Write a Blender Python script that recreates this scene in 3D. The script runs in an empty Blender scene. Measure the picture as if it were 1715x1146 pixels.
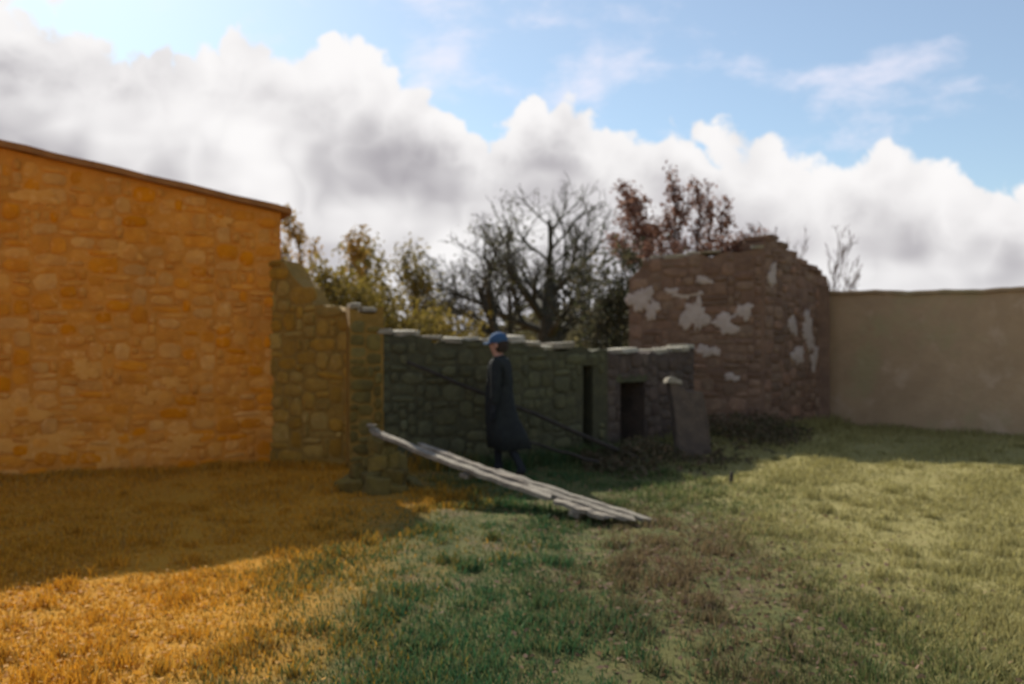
import bpy, bmesh, math, random
import numpy as np
from mathutils import Vector, Matrix, Quaternion
R = math.radians
SC = bpy.context.scene
COL = SC.collection
rnd = random.Random(7)
EYE = 1.6
F = 1524.0
def P(px, py, Y):                       # photo pixel + distance -> world point
    return Vector(((px - 857.5) * Y / F, Y, EYE + (573 - py) * Y / F))

# ------------------------------------------------------------------ camera
cd = bpy.data.cameras.new('camera')
cd.sensor_width = 36.0
cd.lens = 36.0 * F / 1715.0
cd.clip_end = 5000
cam = bpy.data.objects.new('camera', cd); COL.objects.link(cam)
cam.location = (0, 0, EYE); cam.rotation_euler = (R(90), 0, 0)
cd.dof.use_dof = True
cd.dof.focus_distance = 2.2
cd.dof.aperture_fstop = 2.9
SC.camera = cam

# ------------------------------------------------------------------ sun, sky
SUN = Vector((-0.674, 1.24, 1.0)).normalized()
sun_el = math.asin(SUN.z); sun_az = math.atan2(SUN.x, SUN.y)
sl = bpy.data.lights.new('sun', 'SUN'); sl.energy = 3.2; sl.angle = R(0.6); sl.color = (1.0, 0.93, 0.82)
so = bpy.data.objects.new('sun', sl); COL.objects.link(so)
so.rotation_euler = SUN.to_track_quat('Z', 'Y').to_euler(); so.location = (-10, 20, 18)

SC.view_settings.view_transform = 'Standard'
SC.view_settings.look = 'None'
SC.view_settings.exposure = 1.0
SC.view_settings.gamma = 1.0
SC.view_settings.use_curve_mapping = False

class NT:                               # tiny node helper
    def __init__(s, tree): s.t = tree; s.n = tree.nodes; s.l = tree.links
    def new(s, typ, **kw):
        n = s.n.new(typ)
        for k, v in kw.items(): setattr(n, k, v)
        return n
    def put(s, sock, v):
        if isinstance(v, bpy.types.NodeSocket): s.l.new(v, sock)
        elif v is not None: sock.default_value = v
    def math(s, op, a, b=None, c=None, clamp=False):
        n = s.new('ShaderNodeMath', operation=op, use_clamp=clamp)
        for i, v in enumerate((a, b, c)):
            if v is not None: s.put(n.inputs[i], v)
        return n.outputs[0]
    def mix(s, fac, a, b, mode='MIX'):
        n = s.new('ShaderNodeMix', data_type='RGBA', blend_type=mode)
        s.put(n.inputs[0], fac)
        for i, v in ((6, a), (7, b)):
            if isinstance(v, tuple) and len(v) == 3: v = (*v, 1)
            s.put(n.inputs[i], v)
        return n.outputs[2]
    def noise(s, vec, scale, detail=4, rough=0.55, dist=0.0):
        n = s.new('ShaderNodeTexNoise'); s.put(n.inputs['Vector'], vec)
        n.inputs['Scale'].default_value = scale; n.inputs['Detail'].default_value = detail
        n.inputs['Roughness'].default_value = rough; n.inputs['Distortion'].default_value = dist
        return n.outputs[0]
    def ss(s, v, a, b):                 # smoothstep
        n = s.new('ShaderNodeMapRange', interpolation_type='SMOOTHSTEP')
        s.put(n.inputs[0], v); n.inputs[1].default_value = a; n.inputs[2].default_value = b
        return n.outputs[0]

W = bpy.data.worlds.new('World'); SC.world = W; W.use_nodes = True
w = NT(W.node_tree); W.node_tree.nodes.clear()
wout = w.new('ShaderNodeOutputWorld'); bg = w.new('ShaderNodeBackground')
sky = w.new('ShaderNodeTexSky', sky_type='NISHITA', sun_disc=False)
sky.sun_elevation = sun_el; sky.sun_rotation = sun_az; sky.altitude = 100
sky.air_density = 1.0; sky.dust_density = 0.6; sky.ozone_density = 2.0
tc = w.new('ShaderNodeTexCoord'); D = tc.outputs['Generated']
sep = w.new('ShaderNodeSeparateXYZ'); w.l.new(D, sep.inputs[0])
dx, dy, dz = sep.outputs
az = w.math('ARCTAN2', dx, dy)
el = w.math('ARCSINE', dz)
# cumulus bank: its top as elevation (degrees) over azimuth (degrees), all round the horizon
prof = [(-180, 12), (-140, 15), (-100, 11), (-70, 14), (-45, 17), (-29.4, 18.6), (-22, 17.7), (-17, 18.1), (-11.5, 18.4), (-8, 17.6),
        (-5.2, 16.4), (-3.2, 14.9), (-1.2, 13.9), (0.6, 15.0), (2.4, 15.9), (4.6, 15.0), (7, 13.4), (10, 13.4), (13, 12.6), (17, 11.6),
        (19.6, 11.0), (22.5, 11.1), (25, 10.0), (29.4, 9.6), (40, 11), (60, 13), (85, 10), (120, 14), (150, 11), (180, 12)]
fc = w.new('ShaderNodeFloatCurve')
cur = fc.mapping.curves[0]
while len(cur.points) < len(prof): cur.points.new(0.5, 0.5)
for p, (a, e) in zip(cur.points, prof):
    p.location = (a / 360 + 0.5, e / 30); p.handle_type = 'AUTO'
fc.mapping.update()
w.put(fc.inputs['Value'], w.math('MULTIPLY_ADD', az, 1 / (2 * math.pi), 0.5))
top = w.math('MULTIPLY', fc.outputs[0], R(30))
# puffs: warped cellular billows of two sizes + fine noise
warp = w.new('ShaderNodeVectorMath', operation='ADD')
wn = w.new('ShaderNodeTexNoise'); w.l.new(D, wn.inputs['Vector']); wn.inputs['Scale'].default_value = 6; wn.inputs['Detail'].default_value = 4
wm = w.new('ShaderNodeVectorMath', operation='SCALE'); w.l.new(wn.outputs[1], wm.inputs[0]); wm.inputs[3].default_value = 0.05
w.l.new(D, warp.inputs[0]); w.l.new(wm.outputs[0], warp.inputs[1])
DW = warp.outputs[0]
def billow(vec, scale, det=2):            # rounded puffs: folded noise
    n_ = w.noise(vec, scale, det, 0.5)
    return w.math('ABSOLUTE', w.math('MULTIPLY_ADD', n_, 2.0, -1.0))
def puffs(vec, fine=True):
    a = w.math('MULTIPLY', billow(vec, 9.0, 0), 0.55)
    b = w.math('MULTIPLY', billow(vec, 18.0, 1), 0.50)
    if not fine: return w.math('ADD', a, b)
    c = w.math('MULTIPLY', billow(vec, 44.0, 3), 0.26)
    return w.math('ADD', w.math('ADD', a, b), c)
pf = puffs(DW)
edge = w.math('ADD', w.math('SUBTRACT', top, el), w.math('MULTIPLY', w.math('SUBTRACT', pf, 0.30), 0.11))
m1 = w.ss(edge, -0.003, 0.011)
off = w.new('ShaderNodeVectorMath', operation='ADD'); w.l.new(DW, off.inputs[0])
off.inputs[1].default_value = tuple(SUN * 0.030)
pf2 = puffs(off.outputs[0], False); pf3 = puffs(DW, False)
shade = w.math('MULTIPLY', w.math('SUBTRACT', pf3, pf2), 0.60)
bm_ = w.new('ShaderNodeMapping'); w.l.new(DW, bm_.inputs[0]); bm_.inputs['Scale'].default_value = (1, 1, 2.6)
big = w.noise(bm_.outputs[0], 3.6, 3, 0.45)
depth = w.ss(edge, 0.005, 0.10)          # 0 at the rim, 1 in the thick of the bank
inner = w.math('MULTIPLY', w.math('SUBTRACT', big, 0.5), w.math('MULTIPLY_ADD', depth, 1.25, 0.35))
lum = w.math('ADD', w.math('SUBTRACT', 0.92, w.math('MULTIPLY', depth, 0.36)), w.math('ADD', shade, inner))
ccol = w.mix(w.ss(lum, 0.15, 1.05), (0.188, 0.178, 0.193), (0.49, 0.48, 0.478))
# thin veils and scattered scraps higher up
st = w.new('ShaderNodeMapping'); w.l.new(DW, st.inputs[0]); st.inputs['Scale'].default_value = (1, 1, 2.2)
v1 = w.noise(st.outputs[0], 5.0, 6, 0.6)
m2 = w.math('MULTIPLY_ADD', w.ss(v1, 0.52, 0.74), 0.62, 0.16)
skyc = w.mix(1.0, sky.outputs[0], (0.053, 0.061, 0.061), 'MULTIPLY')
c1 = w.mix(m2, skyc, (0.48, 0.46, 0.51))
c2 = w.mix(m1, c1, ccol)
# horizon veil
hz = w.math('MULTIPLY', w.math('SUBTRACT', 1.0, w.ss(el, 0.0, 0.12)), 0.45)
c3 = w.mix(hz, c2, (0.42, 0.42, 0.43))
w.l.new(c3, bg.inputs[0]); bg.inputs[1].default_value = 1.0
w.l.new(bg.outputs[0], wout.inputs[0])
W.cycles.sampling_method = 'MANUAL'; W.cycles.sample_map_resolution = 256

# ------------------------------------------------------------------ materials
MATS = {}
def mat(name, cols, scale=6.0, rough=0.9, bump=0.4, bscale=40.0, rand=0.0, obj_coords=True, stain=None, spec=0.25, trans=0.0):
    """cols: 2-3 base colours mixed by noise; rand: brightness spread per object."""
    m = bpy.data.materials.new(name); m.use_nodes = True
    t = NT(m.node_tree); b = t.n['Principled BSDF']
    if obj_coords:
        g = t.new('ShaderNodeNewGeometry').outputs['Position']
    else:
        g = t.new('ShaderNodeTexCoord').outputs['Object']
    n1 = t.noise(g, scale, 6, 0.62, 0.4)
    c = t.mix(t.ss(n1, 0.35, 0.65), cols[0], cols[1])
    if len(cols) > 2:
        n2 = t.noise(g, scale * 2.7, 5, 0.6)
        c = t.mix(t.math('MULTIPLY', t.ss(n2, 0.52, 0.72), 0.8), c, cols[2])
    if stain:
        n3 = t.noise(g, 1.1, 4, 0.6)
        c = t.mix(t.math('MULTIPLY', t.ss(n3, 0.5, 0.7), 0.6), c, stain)
    if rand:
        oi = t.new('ShaderNodeObjectInfo')
        hs = t.new('ShaderNodeHueSaturation')
        t.put(hs.inputs['Color'], c)
        t.put(hs.inputs['Value'], t.math('MULTIPLY_ADD', oi.outputs['Random'], 2 * rand, 1 - rand))
        r2 = t.math('FRACT', t.math('MULTIPLY', oi.outputs['Random'], 17.31))
        t.put(hs.inputs['Hue'], t.math('MULTIPLY_ADD', r2, 0.014, 0.493))
        t.put(hs.inputs['Saturation'], t.math('MULTIPLY_ADD', r2, -0.12, 1.06))
        c = hs.outputs[0]
    t.put(b.inputs['Base Color'], c)
    b.inputs['Roughness'].default_value = rough
    b.inputs['Specular IOR Level'].default_value = spec
    if bump:
        bn = t.new('ShaderNodeBump'); bn.inputs['Strength'].default_value = bump; bn.inputs['Distance'].default_value = 0.02
        t.put(bn.inputs['Height'], t.noise(g, bscale, 6, 0.65))
        t.l.new(bn.outputs[0], b.inputs['Normal'])
    MATS[name] = m
    return m
def leafmat(name, attr=True, base=(0.1, 0.1, 0.03), trans=0.35):
    m = bpy.data.materials.new(name); m.use_nodes = True
    t = NT(m.node_tree); b = t.n['Principled BSDF']; out = t.n['Material Output']
    if attr:
        a = t.new('ShaderNodeAttribute'); a.attribute_name = 'Col'; c = a.outputs['Color']
    else:
        c = None
    if c is not None: t.l.new(c, b.inputs['Base Color'])
    else: b.inputs['Base Color'].default_value = (*base, 1)
    b.inputs['Roughness'].default_value = 0.75; b.inputs['Specular IOR Level'].default_value = 0.2
    tr = t.new('ShaderNodeBsdfTranslucent')
    if c is not None: t.l.new(c, tr.inputs[0])
    else: tr.inputs[0].default_value = (*base, 1)
    mx = t.new('ShaderNodeMixShader'); mx.inputs[0].default_value = trans
    t.l.new(b.outputs[0], mx.inputs[1]); t.l.new(tr.outputs[0], mx.inputs[2]); t.l.new(mx.outputs[0], out.inputs[0])
    MATS[name] = m
    return m
mat('leak_orange_stone', [(0.70, 0.28, 0.035), (0.58, 0.215, 0.028), (0.74, 0.35, 0.09)], 5, rand=0.09, bump=0.5, bscale=30, stain=(0.46, 0.185, 0.03))  # orange light leak put into the stone, mortar and plaster colours
mat('leak_orange_mortar', [(0.68, 0.265, 0.035), (0.58, 0.22, 0.03), (0.72, 0.33, 0.075)], 3, bump=0.8, bscale=22, stain=(0.44, 0.175, 0.03))
mat('leak_orange_plaster', [(0.72, 0.33, 0.065), (0.66, 0.28, 0.05), (0.75, 0.38, 0.11)], 6, bump=0.3, bscale=40)
mat('dark_eaves', [(0.34, 0.15, 0.045), (0.25, 0.11, 0.035)], 4, bump=0.3)
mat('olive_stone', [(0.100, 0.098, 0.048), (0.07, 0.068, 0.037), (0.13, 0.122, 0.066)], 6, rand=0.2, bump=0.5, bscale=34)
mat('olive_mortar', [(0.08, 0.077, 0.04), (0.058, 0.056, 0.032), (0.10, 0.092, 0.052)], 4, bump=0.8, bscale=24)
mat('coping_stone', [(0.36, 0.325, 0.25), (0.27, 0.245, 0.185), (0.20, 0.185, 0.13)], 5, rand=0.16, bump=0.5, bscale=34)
mat('brown_stone', [(0.225, 0.140, 0.088), (0.165, 0.103, 0.068), (0.27, 0.18, 0.118)], 6, rand=0.26, bump=0.5, bscale=34)
mat('brown_mortar', [(0.205, 0.128, 0.082), (0.155, 0.097, 0.065), (0.245, 0.16, 0.108)], 4, bump=0.8, bscale=24)
mat('grey_plaster', [(0.45, 0.37, 0.31), (0.38, 0.31, 0.255), (0.50, 0.42, 0.36)], 6, bump=0.3, bscale=40)
mat('tan_stone', [(0.48, 0.34, 0.20), (0.40, 0.28, 0.165), (0.53, 0.39, 0.26)], 0.9, bump=0.9, bscale=7, stain=(0.38, 0.33, 0.17))
mat('old_wood', [(0.29, 0.255, 0.195), (0.17, 0.145, 0.11), (0.35, 0.31, 0.245)], 9, rand=0.12, bump=0.5, bscale=60)
mat('dark_wood', [(0.055, 0.045, 0.035), (0.035, 0.03, 0.025)], 12, bump=0.4)
mat('bark', [(0.075, 0.07, 0.05), (0.05, 0.048, 0.036)], 8, bump=0.4)
mat('red_bark', [(0.11, 0.065, 0.05), (0.08, 0.05, 0.04)], 8, bump=0.4)
mat('coat_cloth', [(0.022, 0.026, 0.024), (0.016, 0.018, 0.018)], 14, bump=0.25, bscale=90)
mat('trouser_cloth', [(0.026, 0.030, 0.034), (0.018, 0.02, 0.024)], 14, bump=0.25, bscale=90)
mat('skin', [(0.45, 0.26, 0.19), (0.42, 0.23, 0.17)], 20, rough=0.6, bump=0.05)
mat('hair', [(0.05, 0.035, 0.025), (0.035, 0.025, 0.018)], 40, bump=0.4, bscale=120)
mat('shoe_leather', [(0.03, 0.025, 0.02), (0.02, 0.018, 0.016)], 20, rough=0.5, bump=0.1)
mat('blue_cap', [(0.045, 0.10, 0.19), (0.036, 0.08, 0.16)], 20, bump=0.2, bscale=90)
leafmat('foliage')
leafmat('grass_blades', trans=0.30)

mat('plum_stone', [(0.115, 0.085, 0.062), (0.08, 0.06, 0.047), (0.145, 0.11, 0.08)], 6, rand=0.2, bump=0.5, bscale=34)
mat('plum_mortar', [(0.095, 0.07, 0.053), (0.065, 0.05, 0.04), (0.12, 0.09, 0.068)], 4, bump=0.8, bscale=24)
mat('olive_bark', [(0.13, 0.11, 0.045), (0.10, 0.085, 0.04)], 8, bump=0.4)
# ------------------------------------------------------------------ object helpers
def link(name, me, material=None, parent=None):
    o = bpy.data.objects.new(name, me); COL.objects.link(o)
    if material is not None and me is not None and len(me.materials) == 0: me.materials.append(MATS[material])
    if parent is not None: o.parent = parent
    return o
def tag(o, label=None, cat=None, group=None, kind=None):
    if label: o['label'] = label
    if cat: o['category'] = cat
    if group: o['group'] = group
    if kind: o['kind'] = kind
    return o
def empty(name, loc, rz=0.0):
    o = bpy.data.objects.new(name, None); COL.objects.link(o)
    o.location = loc; o.rotation_euler = (0, 0, rz); o.empty_display_size = 0.3
    return o
def mesh(name, verts, faces, smooth=False):
    me = bpy.data.meshes.new(name); me.from_pydata([tuple(v) for v in verts], [], faces); me.update()
    if smooth: me.polygons.foreach_set('use_smooth', [True] * len(me.polygons))
    return me
def np_mesh(name, V, T, colors=None, nper=3):
    me = bpy.data.meshes.new(name)
    V = np.asarray(V, np.float32); T = np.asarray(T, np.int32)
    me.vertices.add(len(V)); me.vertices.foreach_set('co', V.ravel())
    me.loops.add(T.size); me.loops.foreach_set('vertex_index', T.ravel())
    n = len(T); me.polygons.add(n)
    me.polygons.foreach_set('loop_start', np.arange(n, dtype=np.int32) * nper)
    me.polygons.foreach_set('loop_total', np.full(n, nper, np.int32))
    me.update(calc_edges=True); me.validate()
    if colors is not None:
        a = me.color_attributes.new('Col', 'FLOAT_COLOR', 'POINT')
        c = np.ones((len(V), 4), np.float32); c[:, :3] = colors
        a.data.foreach_set('color', c.ravel())
    return me

# ------------------------------------------------------------------ ground
def fbm(x, y, s=1.0, seed=0):
    r = np.random.RandomState(seed); out = 0 * x; amp = 1.0; f = s
    for k in range(5):
        for j in range(3):
            a = r.uniform(0, 6.283); ph = r.uniform(0, 6.283); ff = f * r.uniform(0.75, 1.3)
            out = out + amp * np.sin(ff * (x * math.cos(a) + y * math.sin(a)) + ph + 1.3 * np.sin(ff * 0.6 * (x * math.sin(a + 1) - y * math.cos(a + 2)) + ph * 2)) / 3
        amp *= 0.55; f *= 1.95
    return out
def ground_h(x, y):
    near = np.exp(-np.maximum(0, np.hypot(x, y) - 14) / 10)
    return (0.030 * fbm(x, y, 1.3, 3) + 0.014 * fbm(x, y, 5.0, 4)) * near - 0.012
def gh(x, y): return float(ground_h(np.array([x]), np.array([y]))[0])
def axis(dense_lo, dense_hi, step, far):
    a = list(np.arange(dense_lo, dense_hi + 1e-6, step)); s = step
    while a[-1] < far: s *= 1.35; a.append(a[-1] + s)
    s = step
    while a[0] > -far: s *= 1.35; a.insert(0, a[0] - s)
    return np.array(a)
xs = axis(-9, 11, 0.11, 900); ys = axis(1, 18, 0.11, 900)
XX, YY = np.meshgrid(xs, ys)
ZZ = ground_h(XX, YY)
V = np.stack([XX.ravel(), YY.ravel(), ZZ.ravel()], 1)
nx = len(xs); i0 = (np.arange(len(ys) - 1)[:, None] * nx + np.arange(nx - 1)[None, :]).ravel()
gme = np_mesh('ground', V, np.stack([i0, i0 + 1, i0 + 1 + nx, i0 + nx], 1), nper=4)
gme.polygons.foreach_set('use_smooth', [True] * len(gme.polygons))
gm = bpy.data.materials.new('meadow_soil'); gm.use_nodes = True; MATS['meadow_soil'] = gm
t = NT(gm.node_tree); b = t.n['Principled BSDF']
g = t.new('ShaderNodeNewGeometry').outputs['Position']
sp = t.new('ShaderNodeSeparateXYZ'); t.l.new(g, sp.inputs[0])
wob = t.math('MULTIPLY_ADD', t.noise(g, 0.9, 5, 0.65), 2.2, -1.1)
gx = t.math('ADD', sp.outputs[0], wob)
base = t.mix(t.ss(t.noise(g, 7, 5), 0.4, 0.62), (0.13, 0.125, 0.045), (0.085, 0.095, 0.035))
base = t.mix(t.ss(t.noise(g, 2.2, 5, 0.7), 0.5, 0.68), base, (0.15, 0.115, 0.06))
leak_left = t.math('SUBTRACT', 1.0, t.ss(gx, -1.9, -0.5))
base = t.mix(t.math('MULTIPLY', leak_left, 0.9), base, (0.54, 0.26, 0.03))  # light leak's orange mixed into the soil colour at left
leak_right = t.ss(gx, 1.4, 3.0)
base = t.mix(t.math('MULTIPLY', leak_right, 0.7), base, (0.36, 0.31, 0.12))  # light leak's pale side mixed into the soil colour at right
t.put(b.inputs['Base Color'], base); b.inputs['Roughness'].default_value = 1.0; b.inputs['Specular IOR Level'].default_value = 0.1
bn = t.new('ShaderNodeBump'); bn.inputs['Strength'].default_value = 0.8; bn.inputs['Distance'].default_value = 0.03
t.put(bn.inputs['Height'], t.noise(g, 35, 6, 0.7)); t.l.new(bn.outputs[0], b.inputs['Normal'])
ground = link('ground', gme, 'meadow_soil'); tag(ground, kind='structure')

# ------------------------------------------------------------------ stone kit
def stone_variant(k):
    r = random.Random(100 + k); n = 9; ring = []
    sq = 0.62 + 0.3 * r.random()
    for i in range(n):
        a = (i + r.uniform(-0.25, 0.25)) / n * 2 * math.pi
        c, s = math.cos(a), math.sin(a)
        q = 1 / max(abs(c), abs(s))
        rr = 0.5 * ((1 - sq) * 1.0 + sq * q) * r.uniform(0.90, 1.03)
        ring.append((c * rr, s * rr))
    v = []; f = []
    for (u, h) in ring: v.append((u, 0.7, h))                # sunk into the mortar (local y = depth)
    for (u, h) in ring: v.append((u, -0.35 + r.uniform(-.08, .08), h))
    for (u, h) in ring:
        s = r.uniform(0.70, 0.86); v.append((u * s, -0.85 + r.uniform(-.22, .15), h * s))
    v.append((r.uniform(-.1, .1), -1.0, r.uniform(-.1, .1)))
    for i in range(n):
        j = (i + 1) % n
        f += [(i, j, n + j, n + i), (n + i, n + j, 2 * n + j, 2 * n + i), (2 * n + i, 2 * n + j, 3 * n)]
    return v, f
VAR = [stone_variant(k) for k in range(18)]
SM = {}
def stone_mesh(k, material):
    if (k, material) not in SM:
        v, f = VAR[k]; me = mesh('stone_' + str(k), v, f, True); me.materials.append(MATS[material]); SM[(k, material)] = me
    return SM[(k, material)]
def block_variant(k):                    # a free-standing chamfered block, unit size
    r = random.Random(300 + k); bm = bmesh.new(); bmesh.ops.create_cube(bm, size=1.0)
    bmesh.ops.bevel(bm, geom=bm.edges[:], offset=0.12, segments=1, affect='EDGES')
    for vv in bm.verts: vv.co += Vector((r.uniform(-.05, .05), r.uniform(-.05, .05), r.uniform(-.07, .07)))
    me = bpy.data.meshes.new('block_' + str(k)); bm.to_mesh(me); bm.free(); return me
BM = {}
def block_mesh(k, material):
    if (k, material) not in BM:
        me = block_variant(k); me.materials.append(MATS[material]); BM[(k, material)] = me
    return BM[(k, material)]

def pack(length, height, cw, ch, r, wmax=4, hmax=3):
    nu, nv = int(length / cw), int(height / ch); occ = np.zeros((nu, nv), bool); out = []
    for j in range(nv):
        for i in range(nu):
            if occ[i, j]: continue
            w_ = r.choice([1, 2, 2, 3, 3, wmax]); h_ = r.choice([1, 2, 2, hmax])
            w_ = max(w_, h_ - 1)
            while w_ > 1 and (i + w_ > nu or occ[i:i + w_, j].any()): w_ -= 1
            h_ = min(h_, nv - j, w_ + 1)
            while h_ > 1 and occ[i:i + w_, j:j + h_].any(): h_ -= 1
            occ[i:i + w_, j:j + h_] = True
            out.append(((i + w_ / 2) * cw, (j + h_ / 2) * ch, w_ * cw, h_ * ch))
    return out

def wall_panel(parent, A, B, topf, material, mortar, cell=(0.11, 0.085), thick=0.45, proud=0.03, seed=1, keep=None, holes=(), back=True, cap=300, name='mortar_core', stones=True):
    """A rubble face from A to B (plan points; the front is on the right-hand side walking A to B... towards the camera).
    topf(t) = height at t metres along. Core mesh follows the ragged top; stones are single objects."""
    r = random.Random(seed)
    A = Vector((A[0], A[1], 0)); B = Vector((B[0], B[1], 0)); L = (B - A).length; d = (B - A) / L
    nrm = Vector((d.y, -d.x, 0))                         # towards the camera side
    # core, in slices so that openings stay open
    cuts = sorted(set([0.0, L] + [i * 0.16 for i in range(1, int(L / 0.16) + 1) if i * 0.16 < L - 0.03] + [h for H in holes for h in H[:2]]))
    bm = bmesh.new()
    def slab(t0, t1, zb, za0, za1):
        p = [A + d * t0, A + d * t1]
        vs = []
        for off in (0, -thick):
            for q, zt in ((p[0], za0), (p[1], za1)):
                vs.append(bm.verts.new((q + nrm * off) + Vector((0, 0, zb))))
                vs.append(bm.verts.new((q + nrm * off) + Vector((0, 0, zt))))
        a0, a1, b0, b1, c0, c1, e0, e1 = vs
        for fc_ in ((a0, b0, b1, a1), (e0, c0, c1, e1), (a1, b1, e1, c1), (a0, c0, e0, b0), (c0, a0, a1, c1), (b0, e0, e1, b1)): bm.faces.new(fc_)
    for t0, t1 in zip(cuts[:-1], cuts[1:]):
        tm = (t0 + t1) / 2; z0, z1 = topf(t0), topf(t1); lo = -0.25
        hs = [H for H in holes if H[0] <= tm <= H[1]]
        if hs:
            H = hs[0]
            if H[2] > 0.02: slab(t0, t1, lo, H[2], H[2])
            slab(t0, t1, H[3], z0, z1)
        else: slab(t0, t1, lo, z0, z1)
    bmesh.ops.remove_doubles(bm, verts=bm.verts, dist=0.0005)
    seen = {}; kill = []
    for f in bm.faces:
        k = tuple(sorted(v.index for v in f.verts))
        kc = tuple(round(c, 3) for c in f.calc_center_median())
        if kc in seen: kill += [f, seen[kc]]
        else: seen[kc] = f
    bmesh.ops.delete(bm, geom=list(set(kill)), context='FACES_ONLY')
    me = bpy.data.meshes.new(name); bm.to_mesh(me); bm.free()
    core = link(name, me, mortar, parent)
    core.matrix_parent_inverse = parent.matrix_world.inverted() if False else Matrix.Translation(-parent.location)
    # stones
    H = max(topf(tt * L / 40) for tt in range(41))
    items = []
    for (u, v, sw, sh) in pack(L, H + 0.2, cell[0], cell[1], r):
        v -= 0.05
        if v - sh / 2 > topf(min(max(u, 0), L)) - 0.02 or v + sh * 0.35 > topf(min(max(u, 0), L)): continue
        if any(h[0] - sw * 0.3 < u < h[1] + sw * 0.3 and h[2] - sh * .3 < v < h[3] + sh * .3 for h in holes): continue
        k = r.randrange(len(VAR))
        pos = A + d * (u + r.uniform(-.01, .01)) + nrm * r.uniform(-0.012, 0.004) + Vector((0, 0, v + r.uniform(-.008, .008)))
        items.append((pos, k, sw * r.uniform(0.86, 0.97), sh * r.uniform(0.84, 0.96), proud * r.uniform(0.5, 1.35), r.uniform(-.10, .10), u))
    if not stones: items = []
    vis = [i for i in items if keep is None or keep(i[6])]
    vis.sort(key=lambda i: -i[2] * i[3]); single = vis[:cap]; ids = set(id(i) for i in single); rest = [i for i in items if id(i) not in ids]
    yaw = math.atan2(d.y, d.x)
    for (pos, k, sw, sh, pr, tilt, u) in single:
        o = bpy.data.objects.new('stone', stone_mesh(k, material)); COL.objects.link(o); o.parent = parent
        o.location = pos - parent.location
        o.rotation_euler = (0, tilt, yaw); o.scale = (sw, pr, sh)
    if rest:
        vs = []; fs = []
        for (pos, k, sw, sh, pr, tilt, u) in rest:
            M = Matrix.Translation(pos - parent.location) @ Matrix.Rotation(yaw, 4, 'Z') @ Matrix.Rotation(tilt, 4, 'Y') @ Matrix.Diagonal((sw, pr, sh, 1))
            o_ = len(vs); vs += [M @ Vector(q) for q in VAR[k][0]]; fs += [tuple(i + o_ for i in f) for f in VAR[k][1]]
        tag(link('small_stones', mesh('small_stones', vs, fs, True), material, parent), kind='stuff')
    return A, d, nrm, L

def coping(parent, A, d, nrm, L, topf, material, seed, wid=0.44, miss=0.12, lo=0.16, hi=0.42, hgt=(0.05, 0.11), cap=300):
    r = random.Random(seed); tt = 0.0
    yaw = math.atan2(d.y, d.x)
    while tt < L - 0.1:
        lw = min(r.uniform(lo, hi), L - tt)
        if r.random() > miss:
            h = r.uniform(*hgt)
            o = bpy.data.objects.new('coping_stone', block_mesh(r.randrange(8), material)); COL.objects.link(o); o.parent = parent
            p = A + d * (tt + lw / 2) - nrm * (wid / 2 - 0.03 + r.uniform(-.02, .03))
            p.z = min(topf(tt), topf(min(L, tt + lw))) * 0.5 + max(topf(tt), topf(min(L, tt + lw))) * 0.5 + h * 0.34
            o.location = p - parent.location
            o.rotation_euler = (r.uniform(-.06, .06), r.uniform(-.07, .07), yaw + r.uniform(-.12, .12))
            o.scale = (lw * 0.96, wid * r.uniform(0.85, 1.08), h)
        tt += lw

def patch(parent, A, d, nrm, u, v, sw, sh, material, seed, th=0.028, name='plaster_patch'):
    """a ragged scab of old plaster, proud of the stones"""
    r = random.Random(seed); n = 48; out = []
    ph = [r.uniform(0, 6.28) for _ in range(4)]
    for i in range(n):
        a = i / n * 6.2832
        k = 0.74 + 0.16 * math.sin(2 * a + ph[0]) + 0.11 * math.sin(3 * a + ph[1]) + 0.10 * math.sin(5 * a + ph[2]) + 0.07 * math.sin(9 * a + ph[3]) + 0.06 * math.sin(14 * a + ph[0] * 2) + r.uniform(-.07, .07)
        out.append((math.cos(a) * k * sw / 2, math.sin(a) * k * sh / 2))
    v_ = []; f = []
    for s, w_ in ((1.0, -0.04), (1.0, th * 0.75), (0.86, th)):
        for (x, z) in out: v_.append(A + d * (u + x * s) + nrm * (w_ + r.uniform(-.003, .003)) + Vector((0, 0, v + z * s)) - parent.location)
    v_.append(A + d * u + nrm * th + Vector((0, 0, v)) - parent.location)
    for i in range(n):
        j = (i + 1) % n
        f += [(i, j, n + j, n + i), (n + i, n + j, 2 * n + j, 2 * n + i), (2 * n + i, 2 * n + j, 3 * n)]
    return link(name, mesh(name, v_, f, True), material, parent)

def ragged(pts, seed, amp=0.05, step=0.16):
    r = random.Random(seed); J = {}
    def f(t_):
        z = pts[-1][1]
        if t_ <= pts[0][0]: z = pts[0][1]
        else:
            for (a, za), (b_, zb) in zip(pts[:-1], pts[1:]):
                if a <= t_ <= b_: z = za + (zb - za) * (t_ - a) / max(1e-6, b_ - a); break
        k = int(t_ / step)
        if k not in J: J[k] = random.Random(seed * 991 + k).uniform(-amp, amp)
        return z + J[k]
    return f

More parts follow.
